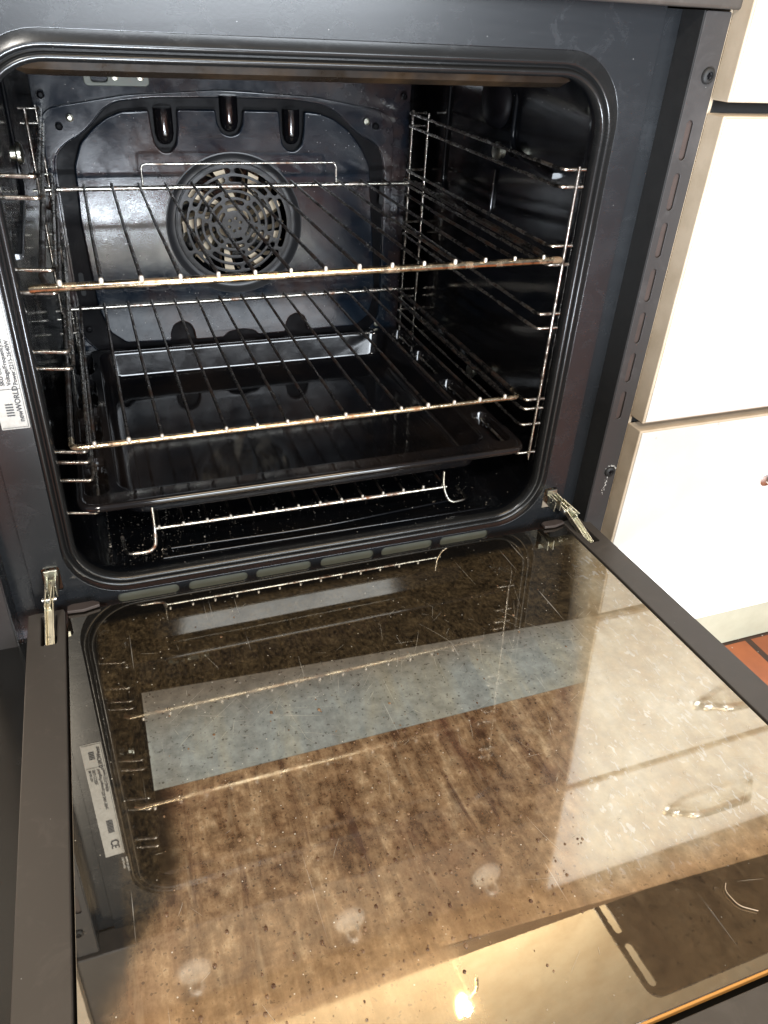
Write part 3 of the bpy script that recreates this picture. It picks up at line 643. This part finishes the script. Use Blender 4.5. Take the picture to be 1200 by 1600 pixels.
# second inner side wires of the racks
# tray
tr = empty('baking_tray', (.2475, .2, .045), 'deep black enamelled baking tray on the lowest runners', 'baking tray')
inv = Matrix.Translation((-.2475, -.2, -.045))
TX0, TX1, TY0, TY1, TZ = .011, .4835, .006, .392, .0835
sl = []
for a, b in ((.024, .098), (.132, .196), (.216, .296), (.313, .378)):
    sl.append(rr(.0165, a, .0385, b, .009, 6)); sl.append(rr(.456, a, .478, b, .009, 6))
FM = Matrix.Translation((0, 0, TZ))
o = flat('rim', rr(TX0, TY0, TX1, TY1, .016, 8), [rr(.047, .026, .4475, .3835, .020, 8)] + sl, .0022, .0008, M_tray, tr, FM); o.matrix_parent_inverse = inv
def tl(x0, y0, x1, y1, r, z): return [(a, b, z) for a, b in rr(x0, y0, x1, y1, r, 8)]
o = loops('basin', [tl(.0462, .0252, .4483, .3843, .020, TZ - .0006), tl(.048, .0275, .4465, .3825, .019, TZ - .0025), tl(.0487, .0283, .4458, .3818, .019, .0785), tl(.0530, .0324, .4415, .3768, .018, .0525), tl(.0535, .033, .441, .3762, .018, .0505), tl(.059, .040, .4355, .367, .016, .0468), tl(.072, .053, .422, .353, .014, .0462)], M_tray, tr, cap=True); o.matrix_parent_inverse = inv
for a, b in ((.024, .098), (.132, .196), (.216, .296), (.313, .378)):
    for x0, x1 in ((.0165, .0385), (.456, .478)):
        o = loops('handle_recess', [tl(x0, a, x1, b, .009, TZ - .001), tl(x0 + .001, a + .001, x1 - .001, b - .001, .009, TZ - .004), tl(x0 + .004, a + .004, x1 - .004, b - .004, .007, TZ - .016)], M_tray, tr, cap=True); o.matrix_parent_inverse = inv
o = tubes('rolled_edge', [(fil([(TX0 + .001, TY0 + .05, TZ - .003), (TX0 + .001, TY0 - .001, TZ - .003), (TX1 - .001, TY0 - .001, TZ - .003), (TX1 - .001, TY0 + .05, TZ - .003)], .018), .0042, False)], M_tray, tr, 5); o.matrix_parent_inverse = inv
# trivet
tv = empty('grill_trivet', (.24, .13, .004), 'small chrome wire trivet lying on the cavity floor under the tray', 'trivet')
inv = Matrix.Translation((-.24, -.13, -.004))
A = [tubes('front_bar', [([(.074, .032, .030), (.402, .028, .030)], .0021, False)], M_wire, tv)]
for i in range(14):
    x = .0805 + i * .0244
    A.append(tubes('cross_wire', [([(x, .029, .0335), (x, .24, .0335)], .0013, False)], M_wired, tv))
    A.append(lathe('wire_tip', [(.0001, -.0022), (.0013, -.0017), (.0016, 0), (.0012, .0016), (.0001, .002)], M_tip, tv, Matrix.Translation((x, .0285, .0335)), 10))
A.append(tubes('leg', [(fil([(.076, .034, .058), (.076, .030, .030), (.074, .016, .014), (.045, .016, .014), (.043, .06, .006)], .010), .0019, False)], M_wire, tv))
A.append(tubes('leg', [(fil([(.398, .030, .050), (.398, .028, .030), (.404, .020, .012), (.428, .022, .012), (.432, .06, .006)], .010), .0019, False)], M_wire, tv))
A.append(tubes('back_bar', [([(.074, .24, .030), (.408, .24, .030)], .0021, False)], M_wire, tv))
for a in A: a.matrix_parent_inverse = inv

# ---- burnt crumbs on the cavity floor
bm = bmesh.new()
for k in range(900):
    x = random.uniform(.03, .47) if k % 2 else min(.47, max(.03, random.gauss(.075, .04))); y = random.uniform(.012, .12) if k % 3 else random.uniform(.01, .35); r_ = .0003 + random.expovariate(2600)
    z = -.0022
    if x < .047: z += .047 - math.sqrt(max(0, .047 ** 2 - (.047 - x) ** 2))
    vs = [bm.verts.new((x + r_ * random.uniform(-1, 1), y + r_ * random.uniform(-1, 1), z + r_ * random.uniform(-.2, 1.1))) for _ in range(5)]
    bmesh.ops.convex_hull(bm, input=vs)
me = bpy.data.meshes.new('burnt_crumbs'); bm.to_mesh(me); bm.free()
s = NT('crumb'); s.set(col=s.ramp(s.noise(200, 2), [(.4, (.012, .009, .007)), (.52, (.10, .08, .06)), (.62, (.45, .40, .33))]), rough=.35)
tag(link('burnt_crumbs', me, s.m), 'burnt crumbs scattered over the black cavity floor under the tray', 'crumbs', kind='stuff')

# ---- slotted metal plate and warm lamp above the worktop (seen mirrored in the door glass)
def plate():
    P = rr(.935, -.036, 1.60, .30, .03, 6)
    H = [rr(.948, .0 - .012, .966, .088, .009, 5), rr(.948, .112, .966, .20, .009, 5)]
    s_ = flat('slotted_plate', P, H, .006, .001, M_plate, None, Matrix.Translation((0, 0, 1.206)))  # slotted metal of undetermined kind, height guessed to place its mirror image
    b1 = boxes('bracket', [(1.05, .30, 1.10, 1.07, .62, 1.2), (1.45, .30, 1.10, 1.47, .62, 1.2)], M_wired, s_)
    tag(s_, 'dark slotted metal plate mirrored in the near right of the door glass', 'plate')
plate()
s = NT('glowing_bulb'); s.set(col=(1, .7, .3), em=(1.0, .55, .16), es=40.0); M_bulb = s.m
lp = empty('wall_lamp', (.715, .33, 1.70), 'small warm glowing lamp mirrored at the bottom edge of the door glass', 'lamp')
inv = Matrix.Translation((-.715, -.33, -1.70))
ll = bpy.data.lights.new('bulb_light', 'POINT'); ll.energy = 4; ll.color = (1, .80, .52); ll.shadow_soft_size = .012
lo = bpy.data.objects.new('bulb_light', ll); C.objects.link(lo); lo.location = (.70, .30, 1.68)
area('wall_wash_fill', (.85, .10, 1.25), (.9, .62, 1.75), .35, .12, 85, (1, .86, .66))  # added unseen lamp that brightens the wall for its mirror image
lo.parent = lp; lo.matrix_parent_inverse = inv
o = lathe('bulb', [(.001, -.05), (.012, -.045), (.018, -.02), (.014, .02), (.006, .05), (.001, .052)], M_bulb, lp, Matrix.Translation((.70, .33, 1.72))); o.matrix_parent_inverse = inv
o = tubes('lamp_arm', [(fil([(.735, .33, 1.60), (.745, .33, 1.66), (.725, .33, 1.70), (.72, .62, 1.70)], .02), .005, False)], M_knob, lp); o.matrix_parent_inverse = inv
